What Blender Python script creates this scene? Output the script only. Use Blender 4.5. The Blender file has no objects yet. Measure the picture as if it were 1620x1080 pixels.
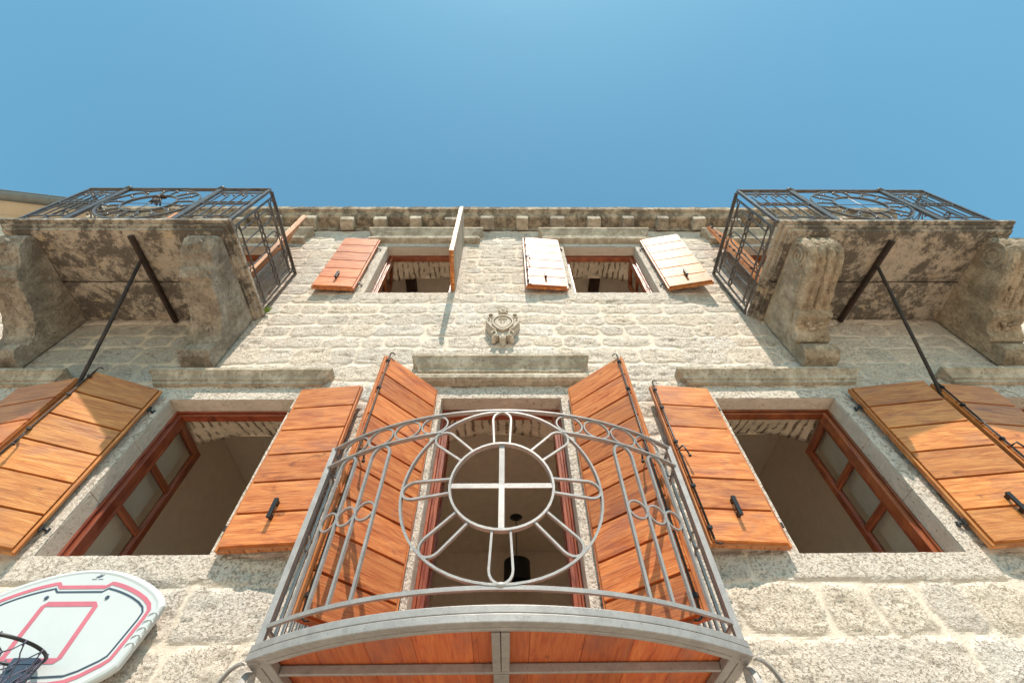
import bpy, bmesh, math, random
import numpy as np
from mathutils import Vector, Matrix
rad = math.radians
sc = bpy.context.scene
COL = sc.collection

# ------------------------------------------------------------------ camera, sky, sun, exposure
def set_camera():
    cd = bpy.data.cameras.new('camera'); cam = bpy.data.objects.new('camera', cd); COL.objects.link(cam)
    cd.sensor_width = 36; cd.lens = 36 * 731.7 / 1620; cd.clip_start = .05; cd.clip_end = 3000
    p, yw, ro = rad(54.794), rad(1.213), rad(-1.0742)
    f = Vector((math.sin(yw) * math.cos(p), math.cos(yw) * math.cos(p), math.sin(p)))
    r = Vector((math.cos(yw), -math.sin(yw), 0)); u = r.cross(f)
    c, s = math.cos(ro), math.sin(ro)
    r2 = r * c + u * s; u2 = u * c - r * s
    cam.matrix_world = Matrix(((r2.x, u2.x, -f.x, 0), (r2.y, u2.y, -f.y, -3.3), (r2.z, u2.z, -f.z, 1.6), (0, 0, 0, 1)))
    sc.camera = cam
set_camera()
SUN = Vector((.09, -1, 1.9)).normalized()
w = bpy.data.worlds.new("World"); sc.world = w; w.use_nodes = True
nt = w.node_tree; bgn = nt.nodes['Background']
sky = nt.nodes.new('ShaderNodeTexSky'); sky.sky_type = 'NISHITA'; sky.sun_disc = False
sky.sun_elevation = math.asin(SUN.z); sky.sun_rotation = math.pi - math.atan2(SUN.x, -SUN.y)
sky.air_density = 1.0; sky.dust_density = .6; sky.ozone_density = 1.0; sky.altitude = 0
tint = nt.nodes.new('ShaderNodeMix'); tint.data_type = 'RGBA'; tint.blend_type = 'MULTIPLY'; tint.inputs[0].default_value = 1
tint.inputs[7].default_value = (.66, 1.09, .95, 1); nt.links.new(sky.outputs[0], tint.inputs[6]); nt.links.new(tint.outputs[2], bgn.inputs[0]); bgn.inputs[1].default_value = .138
sd = bpy.data.lights.new('sun', 'SUN'); so = bpy.data.objects.new('sun', sd); COL.objects.link(so)
sd.energy = 4.7; sd.angle = rad(.5); sd.color = (1, .915, .80)
so.rotation_euler = (-SUN).to_track_quat('-Z', 'Y').to_euler()
sc.view_settings.view_transform = 'Standard'; sc.view_settings.look = 'None'
sc.view_settings.exposure = .62; sc.view_settings.gamma = 1
sc.render.engine = 'CYCLES'

# ------------------------------------------------------------------ node helpers
class NT:
    def __init__(s, name):
        s.m = bpy.data.materials.new(name); s.m.use_nodes = True
        s.t = s.m.node_tree; s.b = s.t.nodes['Principled BSDF']
    def n(s, typ, **kw):
        x = s.t.nodes.new('ShaderNode' + typ)
        for k, v in kw.items():
            if k.startswith('i_'):
                kk = k[2:]; kk = int(kk) if kk.isdigit() else kk
                x.inputs[kk].default_value = v
            else: setattr(x, k, v)
        return x
    def l(s, a, b): s.t.links.new(a, b)
    def coord(s, scale=(1, 1, 1), obj=True, off=None):
        tc = s.n('TexCoord'); mp = s.n('Mapping'); mp.inputs['Scale'].default_value = scale
        s.l(tc.outputs['Object' if obj else 'Generated'], mp.inputs[0])
        if off is not None: s.l(off, mp.inputs['Location'])
        return mp.outputs[0]
    def noise(s, vec, scale, detail=4, rough=.55, dist=0):
        x = s.n('TexNoise'); x.inputs['Scale'].default_value = scale; x.inputs['Detail'].default_value = detail
        x.inputs['Roughness'].default_value = rough; x.inputs['Distortion'].default_value = dist
        s.l(vec, x.inputs['Vector']); return x.outputs[0]
    def ramp(s, fac, stops, interp='LINEAR'):
        x = s.n('ValToRGB'); cr = x.color_ramp; cr.interpolation = interp
        while len(cr.elements) < len(stops): cr.elements.new(.5)
        for e, (p, c) in zip(cr.elements, stops):
            e.position = p; e.color = (c[0], c[1], c[2], 1) if hasattr(c, '__len__') else (c, c, c, 1)
        s.l(fac, x.inputs[0]); return x.outputs[0]
    def mix(s, fac, a, b, mode='MIX'):
        x = s.n('Mix', data_type='RGBA', blend_type=mode)
        for i, v in ((0, fac), (6, a), (7, b)):
            if hasattr(v, 'links'): s.l(v, x.inputs[i])
            else: x.inputs[i].default_value = v if i == 0 else (*v[:3], 1)
        return x.outputs[2]
    def math(s, op, a, b=0.0, clamp=False):
        x = s.n('Math', operation=op, use_clamp=clamp)
        for i, v in ((0, a), (1, b)):
            if hasattr(v, 'links'): s.l(v, x.inputs[i])
            else: x.inputs[i].default_value = v
        return x.outputs[0]
    def bump(s, h, dist, strength=1, prev=None):
        x = s.n('Bump'); x.inputs['Strength'].default_value = strength; x.inputs['Distance'].default_value = dist
        s.l(h, x.inputs['Height'])
        if prev is not None: s.l(prev, x.inputs['Normal'])
        return x.outputs[0]
    def done(s, col, rough=.8, nrm=None, metal=0, spec=.5, coat=0):
        for k, v in (('Base Color', col), ('Roughness', rough), ('Metallic', metal), ('Specular IOR Level', spec), ('Coat Weight', coat)):
            if hasattr(v, 'links'): s.l(v, s.b.inputs[k])
            elif k == 'Base Color': s.b.inputs[k].default_value = (*v[:3], 1)
            else: s.b.inputs[k].default_value = v
        if nrm is not None: s.l(nrm, s.b.inputs['Normal'])
        return s.m

def mat_masonry():
    s = NT('rubble_masonry'); v = s.coord()
    at = s.n('Attribute', attribute_name='stone'); sep = s.n('SeparateColor'); s.l(at.outputs['Color'], sep.inputs[0])
    mort, rnd, patch = sep.outputs[0], sep.outputs[1], sep.outputs[2]
    base = s.ramp(rnd, [(0, (.57, .51, .45)), (.3, (.65, .58, .51)), (.6, (.67, .58, .48)), (.85, (.61, .55, .49)), (1, (.70, .65, .59))])
    n1 = s.noise(v, 3.5, 6, .65)
    base = s.mix(s.ramp(n1, [(.5, 0), (.75, .40)]), base, (.61, .49, .38))
    nb = s.noise(v, 9, 5, .7)
    base = s.mix(s.ramp(nb, [(.52, 0), (.74, .5)]), base, (.54, .52, .49))
    mcol = s.ramp(s.noise(v, 5, 5, .6), [(.3, (.57, .48, .39)), (.55, (.62, .535, .45)), (.75, (.54, .44, .34))])
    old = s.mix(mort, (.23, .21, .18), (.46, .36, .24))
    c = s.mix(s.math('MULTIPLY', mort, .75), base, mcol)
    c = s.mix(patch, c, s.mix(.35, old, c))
    # granular stone faces with dark pits and a few cracks; the mortar stays smooth and pale
    rough = s.math('SUBTRACT', 1.0, s.math('MULTIPLY', mort, .85))
    fine = s.noise(v, 50, 3, .65); fm = s.ramp(fine, [(.38, 1), (.46, 0)])
    dense = s.ramp(s.noise(v, 5, 4, .6), [(.34, .35), (.58, 1)])
    fm = s.math('MULTIPLY', s.math('MULTIPLY', fm, dense), rough)
    mv = s.coord((7, 7, 18)); pit = s.noise(mv, 2.4, 6, .72, .8); pm = s.math('MULTIPLY', s.ramp(pit, [(.33, 1), (.39, 0)]), rough)
    cr = s.noise(s.coord((3, 3, 13)), 1.7, 5, .6, 1.0); cm = s.ramp(cr, [(.488, 0), (.5, 1), (.512, 0)])
    cm = s.math('MULTIPLY', s.math('MULTIPLY', cm, s.ramp(s.noise(v, 3.3, 3, .6), [(.56, 0), (.63, 1)])), rough)
    pm2 = s.math('MAXIMUM', s.math('MAXIMUM', fm, pm), cm)
    c = s.mix(s.math('MULTIPLY', pm2, .62), c, (.25, .19, .13))
    spot = s.noise(v, 20, 3, .6); c = s.mix(s.math('MULTIPLY', s.ramp(spot, [(.68, 0), (.74, .5)]), rough), c, (.36, .19, .09))
    c = s.mix(1.0, c, (1.0, .955, .93), 'MULTIPLY')
    h = s.math('ADD', s.noise(v, 46, 6, .7), s.math('MULTIPLY', s.noise(v, 13, 5, .65), 1.2))
    h = s.math('SUBTRACT', s.math('MULTIPLY', h, rough), s.math('MULTIPLY', pm2, .5))
    return s.done(c, .92, s.bump(h, .022, .95), spec=.25)

def mat_ashlar(name, c1, c2, pits=.5, stain=0.0, staincol=(.12, .10, .07), bumpd=.006):
    s = NT(name); v = s.coord()
    c = s.ramp(s.noise(v, 6, 6, .65), [(.3, c1), (.7, c2)])
    if stain:
        st = s.noise(s.coord((1, 1, .6)), 4.6, 11, .80, .15)
        c = s.mix(s.math('MULTIPLY', s.ramp(st, [(.42, 0), (.56, 1)]), stain), c, staincol)
    fine = s.noise(v, 36, 6, .8); fm = s.ramp(fine, [(.34, 1), (.41, 0)])
    c = s.mix(s.math('MULTIPLY', fm, pits * .7), c, (.13, .10, .07))
    lk = s.noise(v, 17, 4, .6); c = s.mix(s.ramp(lk, [(.62, 0), (.70, .35)]), c, (.38, .26, .13))
    c = s.mix(1.0, c, (1.0, .95, .93), 'MULTIPLY')
    h = s.math('SUBTRACT', s.math('ADD', s.noise(v, 70, 5, .7), s.math('MULTIPLY', s.noise(v, 12, 5, .6), 2.0)), fm)
    return s.done(c, .9, s.bump(h, bumpd, .9), spec=.25)

def mat_lichen():
    s = NT('weathered_balcony_stone'); v = s.coord()
    c = s.ramp(s.noise(v, 4, 7, .7), [(.28, (.28, .24, .20)), (.45, (.52, .46, .37)), (.6, (.58, .49, .38)), (.8, (.72, .66, .57))])
    st = s.noise(v, 2.6, 12, .82, .15)
    c = s.mix(s.ramp(st, [(.47, 0), (.54, .86)]), c, (.095, .083, .07))
    l2 = s.noise(v, 5.5, 8, .7, .15)
    c = s.mix(s.ramp(l2, [(.58, 0), (.63, .85)]), c, (.58, .47, .31))
    l3 = s.noise(v, 22, 5, .7); c = s.mix(s.ramp(l3, [(.55, 0), (.7, .6)]), c, (.10, .085, .06))
    l4 = s.noise(v, 5, 5, .7, .2); c = s.mix(s.ramp(l4, [(.66, 0), (.75, .6)]), c, (.42, .23, .08))
    c = s.mix(1.0, c, (1.0, .95, .95), 'MULTIPLY')
    h = s.math('ADD', s.noise(v, 50, 6, .75), s.math('MULTIPLY', s.noise(v, 9, 6, .65), 2.2))
    return s.done(c, .93, s.bump(h, .025, 1), spec=.2)

def mat_wood(name, dark, mid, light, rough=.34, coat=.25, dim=1):
    s = NT(name)
    oi = s.n('ObjectInfo'); at = s.n('Attribute', attribute_name='board'); sep = s.n('SeparateColor'); s.l(at.outputs['Color'], sep.inputs[0])
    tc = s.n('TexCoord'); sx = s.n('SeparateXYZ'); s.l(tc.outputs['Object'], sx.inputs[0])
    a = s.n('Mix', data_type='FLOAT'); s.l(sep.outputs[1], a.inputs[0]); s.l(sx.outputs[0], a.inputs[2]); s.l(sx.outputs[2], a.inputs[3])
    b = s.n('Mix', data_type='FLOAT'); s.l(sep.outputs[1], b.inputs[0]); s.l(sx.outputs[2], b.inputs[2]); s.l(sx.outputs[0], b.inputs[3])
    off = s.math('ADD', s.math('MULTIPLY', sep.outputs[0], 37.0), s.math('MULTIPLY', oi.outputs['Random'], 91.0))
    cx = s.n('CombineXYZ'); s.l(s.math('MULTIPLY', a.outputs[0], 1.5), cx.inputs[0]); s.l(s.math('MULTIPLY', b.outputs[0], 12.0), cx.inputs[1])
    s.l(s.math('ADD', off, sx.outputs[1]), cx.inputs[2]); v = cx.outputs[0]
    g = s.noise(v, 1.6, 7, .68, 1.3)
    c = s.ramp(g, [(.20, dark), (.42, mid), (.62, light), (.85, mid)])
    cx2 = s.n('CombineXYZ'); s.l(s.math('MULTIPLY', a.outputs[0], 3.0), cx2.inputs[0]); s.l(s.math('MULTIPLY', b.outputs[0], 95.0), cx2.inputs[1]); s.l(off, cx2.inputs[2])
    fg = s.noise(cx2.outputs[0], 1.2, 4, .6, .4)
    c = s.mix(s.ramp(fg, [(.36, .32), (.56, 0)]), c, dark)
    cx3 = s.n('CombineXYZ'); s.l(s.math('MULTIPLY', a.outputs[0], 4.0), cx3.inputs[0]); s.l(s.math('MULTIPLY', b.outputs[0], 9.0), cx3.inputs[1]); s.l(off, cx3.inputs[2])
    kn = s.noise(cx3.outputs[0], 1.0, 3, .5, .8); c = s.mix(s.ramp(kn, [(.65, 0), (.76, .6)]), c, (dark[0] * .5, dark[1] * .45, dark[2] * .5))
    bl = s.noise(cx3.outputs[0], .45, 4, .6, .5); c = s.mix(s.ramp(bl, [(.52, 0), (.68, .5)]), c, (.24, .095, .065))
    # varnish: bluish worn bloom, tone of each board
    hs = s.n('HueSaturation'); s.l(c, hs.inputs['Color']); s.l(s.math('ADD', .80, s.math('MULTIPLY', sep.outputs[0], .4)), hs.inputs['Value'])
    s.l(s.math('ADD', .49, s.math('MULTIPLY', oi.outputs['Random'], .018)), hs.inputs['Hue'])
    c = hs.outputs[0]
    r = s.math('ADD', rough - .08, s.math('MULTIPLY', g, .2))
    h = s.math('ADD', fg, s.math('MULTIPLY', g, 2.0))
    return s.done(c, r, s.bump(h, .0024, .9), spec=.36, coat=coat)

def mat_metal(name, c1, c2, rough=.5, metal=.35, rust=0.0):
    s = NT(name); v = s.coord()
    c = s.ramp(s.noise(v, 14, 6, .7), [(.3, c1), (.7, c2)])
    if rust:
        lo_ = .5 if rust > .36 or name != 'silver_painted_steel' else .63
        c = s.mix(s.math('MULTIPLY', s.ramp(s.noise(v, 9, 6, .7, .3), [(lo_, 0), (lo_ + .1, 1)]), rust), c, (.13, .055, .025))
    c = s.mix(s.ramp(s.noise(v, 90, 2, .5), [(.28, .5), (.36, 0)]), c, (c1[0] * .5, c1[1] * .45, c1[2] * .4))
    return s.done(c, rough, s.bump(s.noise(v, 120, 4, .6), .0015, .8), metal=metal)

def mat_plain(name, col, rough=.7, bump=.002, var=.12, metal=0, spec=.5, scale=8):
    s = NT(name); v = s.coord()
    c = s.ramp(s.noise(v, scale, 5, .6), [(.3, tuple(x * (1 - var) for x in col)), (.7, tuple(min(1, x * (1 + var)) for x in col))])
    return s.done(c, rough, s.bump(s.noise(v, 45, 5, .6), bump, .7), metal=metal, spec=spec)

def mat_arch():
    s = NT('rough_plaster_over_brick'); tc = s.n('TexCoord'); mp = s.n('Mapping'); s.l(tc.outputs['Object'], mp.inputs[0]); v = mp.outputs[0]
    wv = s.n('TexWave', wave_type='BANDS', bands_direction='X'); wv.inputs['Scale'].default_value = 3.4; wv.inputs['Distortion'].default_value = 2.2
    wv.inputs['Detail'].default_value = 3; wv.inputs['Detail Scale'].default_value = 2.5; s.l(v, wv.inputs[0])
    k = s.ramp(wv.outputs[0], [(.05, 1), (.22, 0)])
    k2 = s.math('MULTIPLY', k, s.ramp(s.noise(v, 6, 4, .6), [(.42, 0), (.55, 1)]))
    c = s.ramp(s.noise(v, 10, 6, .7), [(.3, (.60, .50, .36)), (.6, (.82, .68, .54)), (.8, (.64, .38, .26))])
    c = s.mix(s.math('MULTIPLY', k2, .85), c, (.20, .12, .07))
    h = s.math('SUBTRACT', s.noise(v, 20, 6, .7), k2)
    return s.done(c, .9, s.bump(h, .03, 1), spec=.2)

M = {}
M['wall'] = mat_masonry()
M['ashlar'] = mat_ashlar('dressed_limestone', (.56, .50, .43), (.66, .60, .52), .7, .3, (.40, .36, .30), .01)
M['hood'] = mat_ashlar('weathered_moulding_stone', (.47, .41, .32), (.58, .53, .44), .7, .65, (.20, .165, .12), .009)
M['cornice'] = mat_ashlar('stained_cornice_stone', (.40, .33, .24), (.54, .46, .36), .8, .9, (.12, .10, .075), .014)
M['balcony'] = mat_lichen(); M['crest'] = mat_ashlar('carved_crest_stone', (.50, .44, .36), (.60, .54, .46), .5, .3, (.30, .26, .2))
M['corbel'] = mat_ashlar('carved_corbel_stone', (.50, .39, .27), (.68, .59, .46), .7, .55, (.15, .12, .08), .032)
M['corbelgrey'] = mat_ashlar('grey_corbel_stone', (.38, .32, .25), (.62, .55, .46), .8, .6, (.12, .10, .075), .034)
M['wood'] = mat_wood('varnished_shutter_wood', (.15, .038, .011), (.47, .150, .034), (.64, .262, .076), .42, .12)
M['woodend'] = mat_wood('shutter_back_wood', (.16, .040, .013), (.36, .11, .032), (.46, .16, .05))
M['deck'] = mat_wood('stained_deck_wood', (.20, .04, .011), (.46, .115, .026), (.56, .18, .045), .5, .1)
M['frame'] = mat_wood('mahogany_window_frame', (.05, .011, .006), (.19, .042, .016), (.34, .095, .034), .3, .3)
M['oldwood'] = mat_wood('weathered_grey_wood', (.20, .17, .13), (.36, .31, .25), (.46, .40, .33), .7, 0)
M['silver'] = mat_metal('silver_painted_steel', (.25, .225, .215), (.36, .33, .315), .5, .3, .35)
M['iron'] = mat_metal('dark_wrought_iron', (.085, .078, .075), (.19, .18, .17), .4, .45, .3)
M['rustiron'] = mat_metal('rusty_iron', (.022, .015, .013), (.045, .027, .021), .7, .2, .3)
M['black'] = mat_plain('black_hardware', (.02, .02, .022), .45, .0008, .2, metal=.3)
M['plaster'] = mat_plain('room_plaster', (.92, .77, .63), .9, .004, .06)
M['floorwood'] = mat_plain('room_floor', (.88, .72, .56), .6, .001, .1)
M['beam'] = mat_plain('dark_ceiling_beam', (.055, .022, .014), .6, .003, .3)
M['arch'] = mat_arch()
M['white'] = mat_plain('white_plastic', (.50, .515, .515), .4, .0006, .02)
M['pink'] = mat_plain('faded_red_print', (.50, .13, .17), .5, .0003, .08)
M['navy'] = mat_plain('dark_blue_print', (.045, .06, .09), .4, .0003, .15)
M['cord'] = mat_plain('dark_cord', (.10, .09, .13), .9, .0004, .4)
M['leaf'] = mat_plain('weed_leaf', (.20, .30, .03), .6, .0004, .3)
M['render'] = mat_plain('beige_render', (.56, .46, .34), .9, .003, .08, scale=2)
M['gutter'] = mat_plain('grey_gutter_metal', (.16, .16, .15), .45, .0006, .12, metal=.3)
M['tile'] = mat_plain('roof_tiles', (.40, .20, .12), .9, .01, .3)
M['paving'] = mat_plain('limestone_paving', (.42, .345, .27), .6, .004, .12, scale=3)
g = NT('window_glass'); g.b.inputs['Base Color'].default_value = (.9, .93, .92, 1); g.b.inputs['Roughness'].default_value = .02
g.b.inputs['Transmission Weight'].default_value = 1.0; g.b.inputs['IOR'].default_value = 1.45; M['glass'] = g.m

# ------------------------------------------------------------------ mesh builder
class MB:
    def __init__(s): s.v = []; s.f = []; s.c = {}; s.smooth = set()
    def add(s, vs, fs, col=None, smooth=False):
        o = len(s.v); s.v += [tuple(p) for p in vs]
        for f in fs:
            if col is not None: s.c[len(s.f)] = col
            if smooth: s.smooth.add(len(s.f))
            s.f.append(tuple(i + o for i in f))
    def box(s, x0, x1, y0, y1, z0, z1, col=None, M=None):
        vs = [Vector((x, y, z)) for x in (x0, x1) for y in (y0, y1) for z in (z0, z1)]
        if M is not None: vs = [M @ p for p in vs]
        s.add(vs, [(0, 1, 3, 2), (4, 6, 7, 5), (0, 4, 5, 1), (2, 3, 7, 6), (0, 2, 6, 4), (1, 5, 7, 3)], col)
    def sweep(s, pts, nrm, wn, wb, closed=False, col=None, rnd=0):
        # rectangle wn (along nrm) x wb (across) swept along pts; rnd>2 gives a round section with that many sides
        pts = [Vector(p) for p in pts]; n = len(pts); rings = []
        if isinstance(nrm, Vector) or isinstance(nrm, tuple): nrm = [Vector(nrm)] * n
        for i, p in enumerate(pts):
            a = pts[(i - 1) % n] if (closed or i > 0) else p
            b = pts[(i + 1) % n] if (closed or i < n - 1) else p
            t = (b - a).normalized(); N = nrm[i]; N = (N - t * N.dot(t))
            if N.length < 1e-4: N = t.orthogonal()
            N.normalize(); B = t.cross(N)
            if rnd: ring = [p + N * wn / 2 * math.cos(k * 2 * math.pi / rnd) + B * wb / 2 * math.sin(k * 2 * math.pi / rnd) for k in range(rnd)]
            else: ring = [p + N * (wn / 2 * q) + B * (wb / 2 * r) for q, r in ((-1, -1), (1, -1), (1, 1), (-1, 1))]
            rings.append(ring)
        k = len(rings[0]); vs = [q for r in rings for q in r]; fs = []
        for i in range(n if closed else n - 1):
            j = (i + 1) % n
            for q in range(k): fs.append((i * k + q, i * k + (q + 1) % k, j * k + (q + 1) % k, j * k + q))
        if not closed: fs += [tuple(range(k))[::-1], tuple((n - 1) * k + q for q in range(k))]
        s.add(vs, fs, col, smooth=bool(rnd))
    def tube(s, pts, r, n=8, closed=False): s.sweep(pts, Vector((.123, .41, .9)), 2 * r, 2 * r, closed, rnd=n)
    def cyl(s, a, b, r, n=12, r2=None):
        a, b = Vector(a), Vector(b); t = (b - a).normalized(); N = t.orthogonal().normalized(); B = t.cross(N); r2 = r if r2 is None else r2
        vs = [p + (N * math.cos(k * 2 * math.pi / n) + B * math.sin(k * 2 * math.pi / n)) * R for p, R in ((a, r), (b, r2)) for k in range(n)]
        s.add(vs, [(k, (k + 1) % n, n + (k + 1) % n, n + k) for k in range(n)] + [tuple(range(n))[::-1], tuple(range(n, 2 * n))])
    def ball(s, c, r, sx=1, sy=1, sz=1, n=10):
        vs = []; fs = []
        for i in range(1, n):
            for j in range(n): a = math.pi * i / n; b = 2 * math.pi * j / n; vs.append((c[0] + r * sx * math.sin(a) * math.cos(b), c[1] + r * sy * math.sin(a) * math.sin(b), c[2] + r * sz * math.cos(a)))
        top = len(vs); vs += [(c[0], c[1], c[2] + r * sz), (c[0], c[1], c[2] - r * sz)]
        for i in range(n - 2):
            for j in range(n): fs.append((i * n + j, (i + 1) * n + j, (i + 1) * n + (j + 1) % n, i * n + (j + 1) % n))
        for j in range(n): fs += [(top, j, (j + 1) % n), (top + 1, (n - 2) * n + (j + 1) % n, (n - 2) * n + j)]
        s.add(vs, fs, smooth=True)
    def build(s, name, mat, parent=None, bevel=0, attr='board', loc=None, fix=True):
        me = bpy.data.meshes.new(name); me.from_pydata(s.v, [], s.f)
        if s.c:
            ca = me.color_attributes.new(attr, 'FLOAT_COLOR', 'CORNER'); li = 0
            for fi, f in enumerate(s.f):
                c = s.c.get(fi, (.5, 0, 0))
                for _ in f: ca.data[li].color = (*c, 1); li += 1
        for i in s.smooth: me.polygons[i].use_smooth = True
        me.materials.append(mat); me.update()
        if fix:
            b = bmesh.new(); b.from_mesh(me); bmesh.ops.recalc_face_normals(b, faces=b.faces); b.to_mesh(me); b.free()
        o = bpy.data.objects.new(name, me); COL.objects.link(o)
        if parent: o.parent = parent
        if loc is not None: o.matrix_local = loc if isinstance(loc, Matrix) else Matrix.Translation(loc)
        if bevel:
            m = o.modifiers.new('bevel', 'BEVEL'); m.width = bevel; m.segments = 2; m.limit_method = 'ANGLE'; m.angle_limit = rad(40)
        return o
def tag(o, label=None, cat=None, group=None, kind=None):
    for k, v in (('label', label), ('category', cat), ('group', group), ('kind', kind)):
        if v: o[k] = v
    return o
def empty(name, loc=(0, 0, 0), label=None, cat=None):
    o = bpy.data.objects.new(name, None); o.location = loc; COL.objects.link(o); return tag(o, label, cat)
RNG = random.Random(11)

# ------------------------------------------------------------------ ground
mb = MB(); mb.add([(-600, -600, 0), (600, -600, 0), (600, 600, 0), (-600, 600, 0)], [(0, 1, 2, 3)])
tag(mb.build('ground', M['paving']), kind='structure')

# ------------------------------------------------------------------ the house
HX0, HX1, HZ = -7.6, 7.4, 10.0
house = empty('stone_house', (0, 0, 0), 'tall pale limestone house with orange wooden shutters and three balconies', 'house')
# openings: x0, x1, z0, z1
OP = {'LW': (-3.50, -2.21, 3.52, 5.22), 'RW': (2.20, 3.47, 3.50, 5.22), 'DR': (-.68, .57, 2.74, 5.23),
      'LL': (-6.36, -5.0, 3.52, 5.22), 'RR': (5.10, 6.40, 3.50, 5.22),
      'UL': (-2.05, -.80, 7.49, 9.11), 'UR': (.99, 2.24, 7.49, 9.11),
      'LB': (-5.13, -3.87, 6.92, 9.13), 'RB': (3.97, 5.23, 6.92, 9.13)}
rs = np.random.RandomState(5)
_lat = rs.rand(256, 256)
def vnoise(x, z):
    xi = np.floor(x).astype(int); zi = np.floor(z).astype(int); fx = x - xi; fz = z - zi
    fx = fx * fx * (3 - 2 * fx); fz = fz * fz * (3 - 2 * fz)
    g = lambda a, b: _lat[a & 255, b & 255]
    return (g(xi, zi) * (1 - fx) + g(xi + 1, zi) * fx) * (1 - fz) + (g(xi, zi + 1) * (1 - fx) + g(xi + 1, zi + 1) * fx) * fz
def fbm(x, z, f, o=4):
    a = 1; t = 0; n = 0
    for i in range(o): t = t + a * vnoise(x * f + 17 * i, z * f + 31 * i); n += a; a *= .5; f *= 2.03
    return t / n
def masonry(name, x0, x1, z0, z1, step, parent, y0=0.0, holes=(), seed=3):
    nx = int((x1 - x0) / step); nz = int((z1 - z0) / step)
    X, Z = np.meshgrid(np.linspace(x0, x1, nx + 1), np.linspace(z0, z1, nz + 1))
    wx = X + .05 * (fbm(X, Z, 3.1) - .5) + .03 * (fbm(X + 9, Z, 11) - .5); wz = Z + .09 * (fbm(X + 40, Z + 3, 1.3) - .5) + .03 * (fbm(X, Z + 70, 9) - .5)
    r = random.Random(seed); dist = np.full(X.shape, -1.0); rnd = np.zeros(X.shape); zz = z0 - .3
    while zz < z1 + .3:
        hgt = r.uniform(.22, .36); xx = x0 - r.uniform(0, .5)
        rowm = (wz >= zz) & (wz < zz + hgt)
        while xx < x1 + .3:
            wd = r.uniform(.28, .72); m = rowm & (wx >= xx) & (wx < xx + wd)
            hw, hh = wd / 2, hgt / 2; cx, cz = xx + hw, zz + hh; rr = .07
            jm = r.uniform(.004, .022)
            qx = np.abs(wx[m] - cx) - (hw - jm - rr); qz = np.abs(wz[m] - cz) - (hh - jm - rr)
            dd = rr - (np.hypot(np.maximum(qx, 0), np.maximum(qz, 0)) + np.minimum(np.maximum(qx, qz), 0))
            dist[m] = dd; rnd[m] = r.random(); 
            xx += wd
        zz += hgt
    dist = dist + .075 * (fbm(X + 5, Z + 5, 6) - .5) + .022 * (fbm(X + 15, Z + 25, 22, 3) - .5)
    blk = np.clip(dist / .042 + .45, 0, 1); blk = blk * blk * (3 - 2 * blk)
    mort = 1 - blk
    gro = fbm(X + 30, Z, 14, 4); big = fbm(X, Z + 60, 2.2, 3)
    H = blk * (.001 + .008 * fbm(X + 3, Z + 8, 4, 3)) + .018 * (gro - .5) * (.12 + .88 * blk) + .006 * (big - .5) - .002
    # chisel pits that undercut the light
    pit = fbm(X + 80, Z * 1.8 + 20, 9, 3); H -= .014 * np.clip((.40 - pit) / .12, 0, 1) * blk
    ash = np.zeros_like(X)
    for (a, b, c, d) in holes:
        ex = np.maximum(a - X, X - b); ez = np.maximum(c - .06 - Z, Z - d)
        dd = np.maximum(ex, ez) + .05 * (fbm(X + 50, Z + 12, 5, 3) - .5) + .015 * np.sign(np.sin(Z * 9 + a))
        ash = np.maximum(ash, np.clip((.155 - dd) / .012, 0, 1))
    H = H * (1 - ash) + ash * (.012 + .007 * (gro - .5)); mort = mort * (1 - ash); rnd = rnd * (1 - ash) + .32 * ash
    for (a, b, c, d) in holes:
        jit = .006 * (fbm(X, Z, 16, 3) - .35)
        for e, sg in ((a, -1), (b, 1)):
            m = (np.abs(X - e) <= step * .5001) & (Z > c - step) & (Z < d + step); X[m] = e + sg * jit[m]
        for e, sg in ((c, -1), (d, 1)):
            m = (np.abs(Z - e) <= step * .5001) & (X > a - step) & (X < b + step); Z[m] = e + sg * jit[m]
    Y = y0 - H
    vs = np.stack([X, Y, Z], -1).reshape(-1, 3)
    i = np.arange(nz)[:, None] * (nx + 1) + np.arange(nx)[None, :]
    q = np.stack([i, i + 1, i + nx + 2, i + nx + 1], -1).reshape(-1, 4)
    cxm = ((X[:-1, :-1] + X[1:, 1:]) / 2).ravel(); czm = ((Z[:-1, :-1] + Z[1:, 1:]) / 2).ravel(); keep = np.ones(len(q), bool)
    for (a, b, c, d) in holes: keep &= ~((cxm > a) & (cxm < b) & (czm > c) & (czm < d))
    q = q[keep]
    me = bpy.data.meshes.new(name); me.vertices.add(len(vs)); me.vertices.foreach_set('co', vs.astype(np.float32).ravel())
    me.loops.add(q.size); me.loops.foreach_set('vertex_index', q.astype(np.int32).ravel())
    me.polygons.add(len(q)); me.polygons.foreach_set('loop_start', np.arange(0, q.size, 4, dtype=np.int32))
    me.polygons.foreach_set('use_smooth', np.ones(len(q), bool))
    me.update(calc_edges=True)
    # older unpointed stonework under the left balcony shows greyer stones in buff mortar
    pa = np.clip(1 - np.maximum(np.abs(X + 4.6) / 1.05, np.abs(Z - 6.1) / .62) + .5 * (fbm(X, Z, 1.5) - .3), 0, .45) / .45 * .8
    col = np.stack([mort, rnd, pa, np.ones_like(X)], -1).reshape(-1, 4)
    ca = me.color_attributes.new('stone', 'FLOAT_COLOR', 'POINT'); ca.data.foreach_set('color', col.astype(np.float32).ravel())
    me.materials.append(M['wall']); o = bpy.data.objects.new(name, me); COL.objects.link(o); o.parent = parent
    return o
masonry('stone_wall', HX0, HX1, 2.1, HZ, .019, house, holes=list(OP.values()))
mb = MB()
mb.box(HX0, HX1, .02, .62, 0, 2.13); mb.box(HX0, HX0 + .5, .03, 5.2, 2.13, HZ); mb.box(HX1 - .5, HX1, .03, 5.2, 2.13, HZ); mb.box(HX0, HX1, 5.2, 5.7, 0, HZ)
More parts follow.
